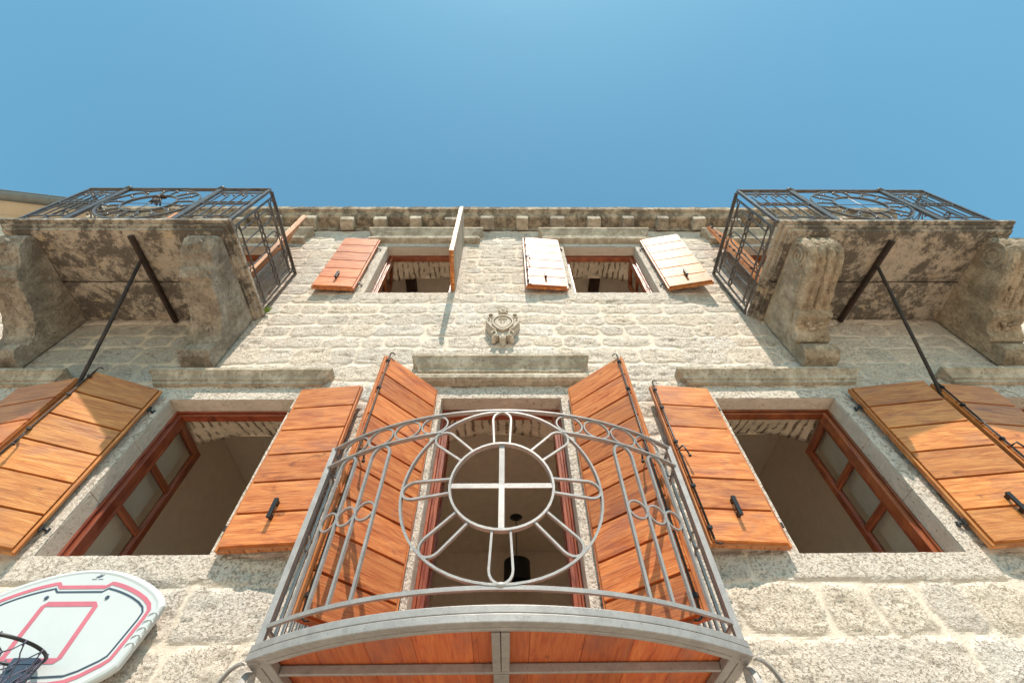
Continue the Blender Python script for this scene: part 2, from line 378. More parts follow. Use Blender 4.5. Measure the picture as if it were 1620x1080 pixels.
mb.build('side_and_base_wall', M['ashlar'], house)
# inner skin of the front wall, rooms and floors
def rects_minus(x0, x1, z0, z1, holes):
    xs = sorted({x0, x1, *[h[0] for h in holes], *[h[1] for h in holes]}); zs = sorted({z0, z1, *[h[2] for h in holes], *[h[3] for h in holes]})
    out = []
    for a, b in zip(xs, xs[1:]):
        for c, d in zip(zs, zs[1:]):
            if not any(h[0] <= (a + b) / 2 <= h[1] and h[2] <= (c + d) / 2 <= h[3] for h in holes): out.append((a, b, c, d))
    return out
def inner(h): return (h[0] - .05, h[1] + .05, h[2] - .1, h[3] + .12)
mb = MB()
for (a, b, c, d) in rects_minus(HX0 + .5, HX1 - .5, 2.13, 9.95, [inner(h) for h in OP.values()]):
    mb.add([(a, .66, c), (b, .66, c), (b, .66, d), (a, .66, d)], [(0, 1, 2, 3)])
mb.box(HX0 + .5, HX1 - .5, 5.0, 5.19, 2.13, 9.95)
for x in (-4.3, -1.35, 1.3, 4.2): mb.box(x - .06, x + .06, .67, 4.99, 2.7, 6.45); 
for x in (-3.45, -.1, 3.3): mb.box(x - .06, x + .06, .67, 4.99, 6.9, 9.86)
mb.build('room_walls', M['plaster'], house)
mb = MB(); mb.box(HX0 + .5, HX1 - .5, .67, 4.98, 6.46, 6.7); mb.box(HX0 + .5, HX1 - .5, .67, 4.98, 9.87, 9.98)
mb.build('ceiling', M['plaster'], house)
mb = MB(); mb.box(HX0 + .5, HX1 - .5, .67, 4.98, 2.5, 2.7); mb.box(HX0 + .5, HX1 - .5, .67, 4.98, 6.705, 6.9)
mb.build('floor', M['floorwood'], house)
for x in (-4.9, -3.2 + 1.32, -.7, 1.75, 4.6):
    mb = MB(); mb.box(x - .09, x + .09, .68, 4.97, 9.68, 9.865); mb.build('ceiling_beam', M['beam'], house, .006)

# dressed stone surround, deep reveal and arched inner head for each opening
def surround(key, jw=.14, lint=.16, sill=.20):
    x0, x1, z0, z1 = OP[key]; mb = MB(); r = RNG
    yf, yb = -.003, .24
    def blk(a, b, c, d, e=0): mb.box(a, b, yf - r.uniform(0, .002), yb, c, d)
    blk(x0 - jw - .06, x1 + jw + .06, z1, z1 + lint)
    blk(x0 - jw - .04, x1 + jw + .04, z0 - sill, z0)
    for s_, xa, xb in ((0, x0 - jw, x0), (1, x1, x1 + jw)):
        n = 3; h = (z1 - z0) / n
        for k in range(n):
            e = r.uniform(-.01, .02)
            if s_ == 0: blk(xa - e, xb, z0 + k * h + .0015, z0 + (k + 1) * h - .0015)
            else: blk(xa, xb + e, z0 + k * h + .0015, z0 + (k + 1) * h - .0015)
    mb.build('window_surround', M['ashlar'], house, .007)
    # splayed inner reveal
    mb = MB(); s_ = .05
    A = (x0, yb + .001, x0 - s_, .659); 
    for (xa, ya, xb, yb_) in (A, (x1, yb + .001, x1 + s_, .659)):
        mb.add([(xa, ya, z0 - .02), (xb, yb_, z0 - .1), (xb, yb_, z1 + .12), (xa, ya, z1 + .02)], [(0, 1, 2, 3)])
    mb.add([(x0, yb, z0 - .02), (x1, yb, z0 - .02), (x1 + s_, .66, z0 - .1), (x0 - s_, .66, z0 - .1)], [(0, 1, 2, 3)])
    mb.build('inner_reveal', M['plaster'], house)
    mb = MB(); n = 28; m = 6; vs = []; rr = random.Random(key)
    for i in range(n + 1):
        u = i / n; arch = 1 - (2 * u - 1) ** 2
        jag = rr.uniform(-.012, .012)
        for j in range(m + 1):
            t = j / m; y = yb + .002 + (.658 - yb + (.0 if j < m else jag)) * t
            ztop = z1 + .005 + t * (-.06 + .19 * arch)
            vs.append((x0 - s_ * t + (x1 - x0 + 2 * s_ * t) * u, y, ztop + rr.uniform(-.004, .004)))
    for i in range(n): mb.c
    fs = [(i * (m + 1) + j, i * (m + 1) + j + 1, (i + 1) * (m + 1) + j + 1, (i + 1) * (m + 1) + j) for i in range(n) for j in range(m)]
    # lunette of wall above the arch on the room side
    o = len(vs)
    for i in range(n + 1): v = vs[i * (m + 1) + m]; vs.append((v[0], .662, z1 + .13)); 
    fs += [(i * (m + 1) + m, o + i, o + i + 1, (i + 1) * (m + 1) + m) for i in range(n)]
    mb.add(vs, fs, smooth=True); mb.build('inner_arch', M['arch'], house, fix=False)
for k in OP: surround(k)

# mouldings over the openings
def hood(x0, x1, prof, name='window_hood', mat='hood', parent=house):
    mb = MB(); vs = []; nseg = 24; rr = random.Random(x0)
    for (o, z) in prof:
        vs.append((x0 - o, .0, z))
        for k in range(nseg + 1):
            vs.append((x0 - o + (x1 - x0 + 2 * o) * k / nseg, -o - .02 + rr.uniform(-.0025, .0025), z + rr.uniform(-.003, .003)))
        vs.append((x1 + o, .0, z))
    w_ = nseg + 3; n = len(prof)
    fs = [(i * w_ + k, i * w_ + k + 1, (i + 1) * w_ + k + 1, (i + 1) * w_ + k) for i in range(n - 1) for k in range(w_ - 1)]
    fs += [tuple(range(w_))[::-1], tuple((n - 1) * w_ + k for k in range(w_))]
    mb.add(vs, fs); return mb.build(name, M[mat], parent)
P1 = [(.0, 5.43), (.03, 5.435), (.03, 5.47), (.05, 5.475), (.065, 5.51), (.10, 5.55), (.115, 5.56), (.115, 5.60), (.10, 5.605)]
for a, b in ((-3.77, -2.02), (2.0, 3.80), (-6.70, -4.9), (4.95, 6.75)): hood(a, b, P1)
P2 = [(.0, 5.43), (.05, 5.44), (.085, 5.46), (.09, 5.50), (.07, 5.545), (.03, 5.56), (.025, 5.60), (.05, 5.61), (.06, 5.66), (.09, 5.70), (.12, 5.77), (.135, 5.78), (.135, 5.82), (.12, 5.825)]
hood(-.93, .80, P2)
P3 = [(o, (z - 5.43) * 1.02 + 9.25) for o, z in P2]
hood(-2.33, -.55, P3); hood(.72, 2.45, P3)
hood(-5.40, -3.62, P3); hood(3.70, 5.48, P3)

# cornice with dentils
def cornice():
    prof = [(.02, 9.84), (.02, 9.97), (.20, 10.0), (.24, 10.04), (.26, 10.10), (.32, 10.13), (.33, 10.22), (.31, 10.225)]
    mb = MB(); vs = []; n = 120; rr = random.Random(3)
    for (o, z) in prof:
        for k in range(n + 1): vs.append((HX0 + (HX1 - HX0) * k / n, -o + rr.uniform(-.006, .006), z + rr.uniform(-.006, .006)))
    w_ = n + 1; L = len(prof); fs = [(i * w_ + k, i * w_ + k + 1, (i + 1) * w_ + k + 1, (i + 1) * w_ + k) for i in range(L - 1) for k in range(n)]
    b0 = len(vs); vs += [(HX0, .2, 9.84), (HX1, .2, 9.84), (HX0, .2, 10.22), (HX1, .2, 10.22)]
    fs += [tuple([i * w_ for i in range(L)] + [b0 + 2, b0]), tuple([i * w_ + n for i in range(L)][::-1] + [b0 + 1, b0 + 3])]
    mb.add(vs, fs); c = mb.build('cornice', M['cornice'], house)
    xs = [-3.62, -2.94, -2.33, -1.68, -1.02, -.35, .30, .955, 1.63, 2.27, 2.91, 3.60]
    xs = [-3.62 - .66 * k for k in range(6, 0, -1)] + xs + [3.60 + .66 * k for k in range(1, 6)]
    for x in xs:
        h = .118 + rr.uniform(-.014, .016); mb = MB(); z0 = 9.82 + rr.uniform(-.02, .02); yo = -.235 + rr.uniform(-.02, .02)
        a, b = x - h, x + h; r_ = [rr.uniform(-.012, .012) for _ in range(8)]
        v = [(a + r_[0], yo + r_[1], z0 + .03), (b + r_[2], yo + r_[3], z0 + .03), (b, -.03, z0 - .02 + r_[4]), (a, -.03, z0 - .02 + r_[5]),
             (a, yo, 9.995), (b, yo, 9.995), (b, -.03, 9.995), (a, -.03, 9.995)]
        mb.add(v, [(0, 1, 2, 3), (4, 7, 6, 5), (0, 4, 5, 1), (1, 5, 6, 2), (2, 6, 7, 3), (3, 7, 4, 0)])
        mb.build('dentil', M['hood' if rr.random() < .5 else 'corbelgrey'], c, .018)
cornice()
mb = MB(); mb.add([(HX0, -.28, 10.235), (HX1, -.28, 10.235), (HX1, 2.8, 11.5), (HX0, 2.8, 11.5), (HX1, 5.9, 10.235), (HX0, 5.9, 10.235)], [(0, 1, 2, 3), (3, 2, 4, 5)])
mb.build('roof', M['tile'], house)

# ------------------------------------------------------------------ windows (frames, sashes, panes)
def barb(mb, x0, x1, y0, y1, z0, z1, horiz, Mx=None):
    mb.box(x0, x1, y0, y1, z0, z1, (RNG.random(), 0 if horiz else 1, 0), Mx)
def window(key, left=95, right=95, door=False, bars=2):
    x0, x1, z0, z1 = OP[key]; mb = MB(); y0, y1 = .15, .25; fw = .085
    for (a_, b_, ya) in ((0.001, .026, .150), (.0262, .052, .172), (.0522, .085, .161)):
        barb(mb, x0 + a_, x0 + b_, ya, y1, z0 + .001, z1 - a_ * .8, 0); barb(mb, x1 - b_, x1 - a_, ya, y1, z0 + .001, z1 - a_ * .8, 0)
    for (a_, b_, ya) in ((0.001, .022, .1505), (.0222, .045, .1725), (.0452, .062, .1615)): barb(mb, x0 + b_ + .004, x1 - b_ - .004, ya, y1 - .001, z1 - b_, z1 - a_, 1)
    barb(mb, x0 + fw, x1 - fw, y0 + .002, y1, z0 + .001, z0 + .05, 1)
    fr = mb.build('window_frame', M['frame'], house, .006)
    W = (x1 - x0) / 2 - fw + .01; H = z1 - z0 - .11
    for side, ang in ((1, left), (-1, right)):
        if ang is None: continue
        hx = x0 + fw if side == 1 else x1 - fw
        a = rad(ang); T = Matrix.Translation((hx, y1 - .045, z0 + .055)) @ Matrix.Rotation(a if side == 1 else math.pi - a, 4, 'Z')
        # local x runs along the sash, local y is its thickness
        if side == -1: T = Matrix.Translation((hx, y1 - .045, z0 + .055)) @ Matrix.Rotation(-a, 4, 'Z') @ Matrix.Diagonal((-1, 1, 1, 1))
        mb = MB(); st = .078; t0, t1 = .0, .06
        def B(a_, b_, c_, d_, hz): barb(mb, a_, b_, t0, t1, c_, d_, hz, T)
        B(.002, st, 0, H, 0); B(W - st, W, 0, H, 0); B(st, W - st, H - st, H, 1); B(st, W - st, 0, st + (.25 if door else .02), 1)
        zs = [st + (.25 if door else .02)] + [0] * 0
        lo = st + (.25 if door else .02); hi = H - st; n = bars + 1
        edges = [lo + (hi - lo) * k / n for k in range(n + 1)]
        for e in edges[1:-1]: barb(mb, st, W - st, .006, .054, e - .03, e + .03, 1, T)
        # inner bead
        for (u0, u1, v0, v1) in ((st, st + .014, lo, hi), (W - st - .014, W - st, lo, hi)): barb(mb, u0, u1, .008, .052, v0, v1, 0, T)
        mb.build('sash', M['frame'], fr, .008)
        for k in range(n):
            g_ = MB(); a_, b_ = edges[k] + (.03 if k else 0), edges[k + 1] - (.03 if k < n - 1 else 0)
            g_.box(st - .004, W - st + .004, .028, .032, a_ - .003, b_ + .003, None, T); g_.build('pane', M['glass'], fr)
window('LW', 93, 100); window('RW', 100, 93); window('DR', 96, 96, True, 2)
window('LL', 95, 95); window('RR', 95, 95); window('UL', 100, 130); window('UR', 130, 97)
window('LB', 95, 95, True); window('RB', 95, 95, True)

# ------------------------------------------------------------------ shutters
def shutter(hx, hy, z0, z1, side, ang, W=.64, nb=6, handle=False, rod=False, label=None, name='shutter', hook=False, vert=False):
    """side=+1 leaf runs to +x, -1 to -x; ang = degrees swung out from the wall. Local x along the leaf, -y faces the street."""
    a = rad(ang); T = Matrix.Translation((hx, hy, z0))
    T = T @ (Matrix.Rotation(-a, 4, 'Z') if side == 1 else Matrix.Rotation(a, 4, 'Z') @ Matrix.Diagonal((-1, 1, 1, 1)))
    mb = MB(); H = z1 - z0; r = RNG
    # back layer: upright boards
    n = 6; w_ = W / n
    for k in range(n): mb.box(k * w_ + .003, (k + 1) * w_ - .003, -.032, .0, .0, H, (r.random(), 1, 0))
    # front layer: level boards, each with a shadow gap
    hb = H / nb; e = .028
    for k in range(nb):
        za, zb = k * hb + (.026 if k == 0 else .010), (k + 1) * hb - .010
        mb.box(e, W - e * .7, -.062 + r.uniform(-.001, .001), -.0325, za, zb, (r.random(), 0, 0))
    # edging strips
    mb.box(.001, .022, -.046, -.0325, 0.001, H - .001, (r.random(), 1, 0)); mb.box(W - .017, W - .0015, -.046, -.0325, .001, H - .001, (r.random(), 1, 0))
    mb.box(.024, W - .0175, -.0345, -.0325, .004, H - .002, (.02, 0, 0))
    o = mb.build(name, M['wood'], house, .0028, loc=None)
    # the leaf is a part of the house: bake its place into the object, keep local axes for the grain
    def place(ob): ob.matrix_local = T
    if side == -1:
        # mirror in mesh data, keep a proper rotation on the object
        T = Matrix.Translation((hx, hy, z0)) @ Matrix.Rotation(a, 4, 'Z'); sx = -1
        for v in o.data.vertices: v.co.x *= -1
        o.data.flip_normals()
    else: sx = 1
    place(o)
    if label: o['label'] = label
    for zz in (.2 * H / 1.75 + .02, H - .24):
        h = MB(); h.cyl((sx * -.012, -.014, zz - .032), (sx * -.012, -.014, zz + .032), .010, 10)
        h.cyl((sx * -.012, -.012, zz), (sx * -.055, .035, zz), .008, 8); h.cyl((sx * -.05, .012, zz - .022), (sx * -.05, .012, zz + .022), .011, 8)
        h.build('hinge', M['black'], o, .002)
    if handle:
        h = MB(); cx = sx * W * .52; zz = .30
        h.box(cx - .016, cx + .016, -.118, -.098, zz - .085, zz + .085); h.box(cx - .011, cx + .011, -.099, -.062, zz + .045, zz + .08); h.box(cx - .011, cx + .011, -.099, -.062, zz - .08, zz - .045)
        h.build('handle', M['black'], o, .002)
    if rod:
        h = MB(); cx = sx * (W - .03); h.tube([(cx, -.075, .03), (cx, -.075, H - .0)], .0075, 8)
        for s_ in (1, -1):
            zc = H if s_ == 1 else .02
            h.tube([(cx, -.075, zc), (cx, -.08, zc + s_ * .025), (cx - sx * .02, -.09, zc + s_ * .04), (cx - sx * .045, -.085, zc + s_ * .03)], .0065, 6)
        for zz in (.12, H * .28, H * .55, H * .8, H - .09): h.box(cx - .016, cx + .016, -.086, -.055, zz - .012, zz + .012)
        h.tube([(cx, -.075, H * .5), (cx - sx * .03, -.115, H * .5 + .01), (cx - sx * .045, -.13, H * .5 - .11)], .008, 6); h.ball((cx - sx * .045, -.13, H * .5 - .12), .014)
        h.build('locking_rod', M['black' if hook else 'rustiron'], o)
    return o
sh = shutter
SZ0, SZ1 = 3.50, 5.275
sh(-3.595, -.045, SZ0, SZ1, -1, 24, .64, 6, rod=True)
sh(-2.135, -.045, SZ0, SZ1, 1, 5, .65, 6, handle=True)
sh(2.120, -.045, SZ0, SZ1, -1, 4.5, .63, 6, handle=True, rod=True, hook=True)
sh(3.625, -.045, SZ0, SZ1, 1, 8, .76, 6, handle=True)
sh(-5.08, -.045, SZ0, SZ1 + .02, 1, 12, .76, 6)
sh(5.16, -.045, SZ0, SZ1, -1, 6, .70, 6, rod=True, hook=True)
UZ0, UZ1 = 7.475, 9.205
sh(-2.185, -.045, UZ0, UZ1, -1, 3, .61, 6, handle=True)
pl = sh(-.745, -.035, UZ0 + .02, UZ1 + .05, 1, 88, .64, 6)
mb = MB()
for k in range(14): mb.box(.01, .63, .0005, .005 + .002 * (k % 2), .012 + k * .125, .012 + k * .125 + .117, (RNG.random(), 0, 0))
mb.build('weathered_panel', M['oldwood'], pl)
sh(.90, -.045, UZ0, UZ1, -1, 4, .62, 6, handle=True, rod=True)
sh(2.345, -.045, UZ0, UZ1, 1, 10, .65, 6, handle=True)
sh(-.755, -.035, 2.84, 5.28, -1, 45.5, .67, 9, rod=True)
sh(.675, -.035, 2.84, 5.30, 1, 40.5, .67, 9, rod=True, hook=True)
sh(-3.80, -.035, 6.96, 9.20, 1, 47, .66, 8); sh(-5.21, -.035, 6.96, 9.22, -1, 57, .62, 8)
sh(3.99, -.035, 6.96, 9.22, -1, 27, .60, 8, rod=True); sh(5.31, -.035, 6.96, 9.22, 1, 44, .62, 8)

# ------------------------------------------------------------------ ironwork generator (works on any surface S(u,z)->point, N(u)->normal)
def ring_pts(S, cx, cz, rx, rz, n=40, a0=0, a1=2 * math.pi, full=True):
    return [(cx + rx * math.cos(a0 + (a1 - a0) * k / n), cz + rz * math.sin(a0 + (a1 - a0) * k / n)) for k in range(n if full else n + 1)]
def iron(mb, S, N, uv, wn, wb, closed=False):
    mb.sweep([S(u, z) for u, z in uv], [N(u) for u, z in uv], wn, wb, closed)
def wheel(mb, S, N, cx, cz, R, r, petal, wn=.026, wb=.013, cross=True, sq=1.0, petals=8):
    iron(mb, S, N, ring_pts(S, cx, cz, R * sq, R, 56), wn, wb, True); iron(mb, S, N, ring_pts(S, cx, cz, r * sq, r, 44), wn * 1.3, wb * 1.1, True)
    for k in range(petals):
        t = math.pi / 2 + k * 2 * math.pi / petals; ct, st = math.cos(t), math.sin(t)
        h = petal / 2; R2 = R - h * 1.15 - .004; uv = []
        h0 = h * .82
        uv.append((math.sqrt(max(r * r - h0 * h0, 0)), -h0)); uv.append((R2, -h))
        for j in range(1, 9): a = -math.pi / 2 + math.pi * j / 9; uv.append((R2 + h * 1.15 * math.cos(a), h * math.sin(a)))
        uv.append((R2, h)); uv.append((math.sqrt(max(r * r - h0 * h0, 0)), h0))
        iron(mb, S, N, [(cx + (p * ct - q * st) * sq, cz + p * st + q * ct) for p, q in uv], wn * .8, wb)
def hoop(mb, S, N, ua, ub, z0, z1, wn=.019, wb=.017):
    r = (ub - ua) / 2; uv = [(ua, z0), (ua, z1 - r * 1.3)] + [((ua + ub) / 2 - r * math.cos(math.pi * k / 10), z1 - r * 1.3 + r * 1.3 * math.sin(math.pi * k / 10)) for k in range(1, 10)] + [(ub, z1 - r * 1.3), (ub, z0)]
    iron(mb, S, N, uv, wn, wb)
def span(a, b, n): return [a + (b - a) * k / n for k in range(n + 1)]

# ------------------------------------------------------------------ the bowed steel balcony over the street
def metal_balcony():
    xc = -.03; half = 1.28; yap = -.97; yc = -.57; R = 2.25
    Y = lambda x: yap + R - math.sqrt(R * R - (x - xc) ** 2)
    S = lambda u, z: Vector((u, Y(u), z)); N = lambda u: Vector((-(u - xc) / R, math.sqrt(1 - ((u - xc) / R) ** 2), 0)) * -1
    zb, zt = 2.60, 2.685
    # perimeter channel
    mb = MB(); us = span(xc - half - .02, xc + half + .02, 40)
    def rail(mb, z, h, d, off=0.0, us=us): mb.sweep([S(u, z) - N(u) * off for u in us], [N(u) for u in us], d, h)
    rail(mb, 2.6255, .0395, .06, .0); rail(mb, 2.6665, .038, .056, .0)
    rail(mb, 2.622, .040, .030, .046)
    for sx in (-1, 1):
        x = xc + sx * half
        mb.box(x - .03, x + .03, yc + .0, -.005, 2.601, 2.684); mb.box(x - sx * .06 - .028, x - sx * .06 + .028, yc - .05, -.006, 2.604, 2.65)
    fr = mb.build('steel_balcony', M['silver'], house, .004)
    fr['label'] = 'bowed silver steel balcony with wheel railing and red wooden deck'
    mb = MB(); mb.box(xc - half + .09, xc + half - .09, -.417, -.393, 2.606, 2.65); mb.build('cross_beam', M['silver'], fr, .003)
    mb = MB(); mb.box(xc - .045, xc - .002, yap + .09, -.43, 2.605, 2.652); mb.box(xc + .002, xc + .045, yap + .09, -.43, 2.605, 2.652)
    mb.box(xc - .043, xc + .043, -.38, -.01, 2.6055, 2.650); mb.build('centre_beam', M['silver'], fr, .003)
    # deck of wide boards lying above the beams
    x = xc - half + .035; r = random.Random(4)
    mb = MB()
    while x < xc + half - .04:
        wd = min(r.uniform(.25, .31), xc + half - .035 - x); yo = max(Y(x + .004), Y(x + wd - .003)) + .03
        mb.box(x + .0006, x + wd - .0006, 2.656, 2.683, .01, -yo, (r.random(), 1, 0)); x += wd
    mb.build('deck', M['deck'], fr, .003, loc=Matrix.Rotation(rad(90), 4, 'X'))
    # railing
    ZT, ZS, ZL = 4.03, 3.855, 2.775
    mb = MB(); us2 = span(xc - half, xc + half, 44)
    mb.sweep([S(u, ZT) for u in us2], [N(u) for u in us2], .034, .012); mb.sweep([S(u, ZL) for u in us2], [N(u) for u in us2], .020, .022)
    Rw = (ZT - ZL) / 2 - .012; cz = (ZT + ZL) / 2
    # second rail, cut where the wheel passes
    ux = math.sqrt(Rw ** 2 - (ZS - cz) ** 2)
    for sx in (-1, 1): 
        uu = [xc + sx * v for v in span(ux, half, 16)]; mb.sweep([S(u, ZS) for u in uu], [N(u) for u in uu], .034, .012)
    wheel(mb, S, N, xc, cz, Rw, .315, .125)
    # cross in the wheel
    for p, q in (((xc - .31, cz), (xc + .31, cz)), ((xc, cz - .31), (xc, cz + .31))):
        a, b = S(*p), S(*q); mb.sweep([a, (a + b) / 2 + Vector((0, .0 if p[1] == q[1] else .014, 0)), b], N(xc), .008, .034)
    for sx in (-1, 1):
        for c_ in (.475, .675, .875, 1.07): iron(mb, S, N, ring_pts(S, xc + sx * c_, (ZT + ZS) / 2, .092, (ZT - ZS) / 2 - .008, 26), .016, .010, True)
        legs = [.775, .905, 1.03, 1.145]
        for a, b in ((legs[0], legs[1]), (legs[2], legs[3])):
            a_, b_ = sorted((xc + sx * a, xc + sx * b)); hoop(mb, S, N, a_, b_, ZL, ZS - .006)
        for a, b in zip(legs, legs[1:]): iron(mb, S, N, ring_pts(S, xc + sx * (a + b) / 2, 3.33, (b - a) / 2 - .004, .062, 22), .016, .010, True)
        # blob welds
        for b in legs[1:3]: mb.ball(S(xc + sx * b, 3.33), .013, n=6)
    mb.ball(S(xc, ZL + .012), .018, 2.2, 1, 1, n=8)
    mb.build('front_railing', M['silver'], fr)
    for sx in (-1, 1):
        x = xc + sx * half; Sx = lambda u, z, x=x: Vector((x, u, z)); Nx = lambda u, sx=sx: Vector((sx, 0, 0)); mb = MB()
        mb.box(x - .018, x + .018, yc - .018, yc + .018, 2.69, ZT + .01); mb.box(x - .014, x + .014, -.035, -.007, 2.69, ZT)
        for z in (ZT, ZS, ZL): mb.box(x - .011, x + .011, yc + .02, -.036, z - .007, z + .007)
        ys = span(yc + .055, -.075, 5)
        for k in range(0, 5, 2):
            hoop(mb, Sx, Nx, ys[k], ys[k + 1], ZL, ZS - .006)
        for k in range(5): iron(mb, Sx, Nx, ring_pts(Sx, (ys[k] + ys[k + 1]) / 2, 3.33, .042, .055, 18), .014, .009, True)
        for k in range(3): iron(mb, Sx, Nx, ring_pts(Sx, yc + .10 + k * .17, (ZT + ZS) / 2, .075, .075, 20), .014, .009, True)
        mb.build('side_railing', M['silver'], fr)
        # scrolled bracket from the corner down to the wall
        mb = MB(); pts = []
        for k in range(20):
            a = math.pi * (.0 + 1.25 * k / 19); pts.append(Vector((x + sx * (.035 - .0 * k), yc + .02 + .075 - .075 * math.cos(a), 2.585 + .0 + .0 - .0 + .085 * math.sin(a) - .09)))
        mb.sweep([Vector((x + sx * .02, yc - .01 + .10 * (1 - math.cos(t)), 2.52 - .12 + .19 * math.sin(t) ** .8 if t < math.pi / 2 else 2.59 - .5 * (t - math.pi / 2) ** 1.5)) for t in span(.05, 2.9, 26)], Vector((1, 0, 0)), .036, .008)
        mb.sweep([Vector((x + sx * (.035 + .14 * math.sin(t) * .9), yc - .02 + .13 * (1 - math.cos(t)) * .4, 2.595 - .26 * (1 - math.cos(t)))) for t in span(0, 1.6, 16)], Vector((0, 1, .2)), .036, .008)
        mb.build('bracket', M['silver'], fr)
metal_balcony()

# ------------------------------------------------------------------ the two stone balconies
def corbel(x0, x1, fluted, parent):
    zt = 6.738
    if fluted: prof = [(-.02, zt), (-.6, zt), (-1.13, zt), (-1.185, 6.70), (-1.215, 6.62), (-1.225, 6.52), (-1.21, 6.43), (-1.17, 6.36), (-1.10, 6.315), (-.98, 6.275), (-.80, 6.245), (-.62, 6.215), (-.50, 6.19), (-.495, 6.14), (-.45, 6.12), (-.38, 6.13), (-.33, 6.13), (-.28, 6.09), (-.25, 6.03), (-.20, 5.99), (-.155, 6.00), (-.15, 5.965), (-.20, 5.94), (-.225, 5.88), (-.21, 5.80), (-.15, 5.75), (-.02, 5.73)]
    else: prof = [(-.02, zt), (-.6, zt), (-1.15, zt), (-1.20, 6.70), (-1.20, 6.62), (-1.17, 6.53), (-1.10, 6.46), (-1.02, 6.43), (-.97, 6.39), (-.95, 6.33), (-.88, 6.28), (-.82, 6.285), (-.79, 6.25), (-.70, 6.25), (-.55, 6.23), (-.42, 6.19), (-.32, 6.14), (-.24, 6.07), (-.19, 5.98), (-.185, 5.955), (-.21, 5.94), (-.24, 5.89), (-.23, 5.80), (-.17, 5.75), (-.02, 5.73)]
    P = []
    for i in range(len(prof) - 1):
        n = 3 if math.dist(prof[i], prof[i + 1]) > .08 else 2
        for k in range(n): t = k / n; P.append((prof[i][0] * (1 - t) + prof[i + 1][0] * t, prof[i][1] * (1 - t) + prof[i + 1][1] * t))
    P.append(prof[-1]); nx = 26; vs = []; rr = random.Random(x0)
    amp = [0] * len(P)
    for i, (y, z) in enumerate(P):
        if fluted and -1.24 < y < -.52 and z < 6.70: amp[i] = .045
        if not fluted and -1.2 < y < -.9 and z < 6.68: amp[i] = .012
    for k in range(nx + 1):
        u = k / nx; x = x0 + (x1 - x0) * u
        for i, (y, z) in enumerate(P):
            a = P[max(i - 1, 0)]; b = P[min(i + 1, len(P) - 1)]; ty, tz = b[0] - a[0], b[1] - a[1]; L = math.hypot(ty, tz) or 1
            ny, nz = -tz / L, ty / L       # inward normal (up / towards the wall)
            fl = abs(math.sin(u * math.pi * 4.0)) ** .6 if fluted else (1 - max(0, 1 - ((u - .5) / .22) ** 2))
            d = amp[i] * (1 - fl) if fluted else amp[i] * fl
            edge = .006 * (1 - min(1, min(u, 1 - u) * nx / 1.5))
            j = rr.uniform(-.0065, .0065) if z < zt - .02 and y < -.05 else 0
            vs.append((x, y + ny * (-d - edge) * (-1 if False else 1) * -1 + j, z + nz * (d + edge) * 1 + j if z < zt - .001 else z))
    m = len(P); fs = [(k * m + i, k * m + i + 1, (k + 1) * m + i + 1, (k + 1) * m + i) for k in range(nx) for i in range(m - 1)]
    mb = MB(); mb.add(vs, fs, smooth=False)
    mb.add([vs[i] for i in range(m)], [tuple(range(m))]); mb.add([vs[nx * m + i] for i in range(m)], [tuple(range(m))[::-1]])
    cy, cz = (-1.03, 6.53)
    for xs_, sg in ((x0, -1), (x1, 1)):
        if fluted:
            pts = [Vector((xs_ + sg * .004, cy + (.155 - .135 * t / 15) * math.cos(t + 2.2), cz + (.155 - .135 * t / 15) * math.sin(t + 2.2))) for t in span(0, 15, 60)]
            mb.sweep(pts, Vector((1, 0, 0)), .022, .020); mb.ball((xs_, cy, cz), .024, .6, 1, 1)
            mb.sweep([Vector((xs_ + sg * .002, y, z)) for y, z in ((-1.13, 6.42), (-.95, 6.36), (-.62, 6.30), (-.45, 6.25), (-.25, 6.17), (-.13, 6.06), (-.08, 5.9))], Vector((1, 0, 0)), .014, .016)
        else:
            for c, n0, L in (((-.35, 6.42), 9, .26), ((-.85, 6.55), 8, .2)):
                for q in range(n0):
                    a = -.3 + q * 2.4 / n0; pts = [Vector((xs_ + sg * .001, c[0] - .15 + (.07 + s * L) * math.cos(a + s * .5), c[1] - .05 + (.07 + s * L) * math.sin(a + s * .5) * .85)) for s in span(0, 1, 7)]
                    pts = [p for p in pts if p.z < 6.70 and p.y < -.06]
                    if len(pts) > 2: mb.sweep(pts, Vector((1, 0, 0)), .010, .012)
    if not fluted: mb.cyl(((x0 + x1) / 2, -1.16, 6.56), ((x0 + x1) / 2, -1.215, 6.53), .065, 18, .05)
    if fluted:
        xm = (x0 + x1) / 2
        for sx in (-1, 1): mb.sweep([Vector((xm + sx * (.02 + .07 * t), -.36 + .02 * math.sin(6 * t), 6.115 - .03 * t)) for t in span(0, 1, 8)], Vector((0, 0, 1)), .03, .05, rnd=8)
        mb.ball((xm, -.30, 6.10), .045, 1, .8, .7)
    o = mb.build('corbel', M['corbel' if fluted else 'corbelgrey'], parent)
    return o

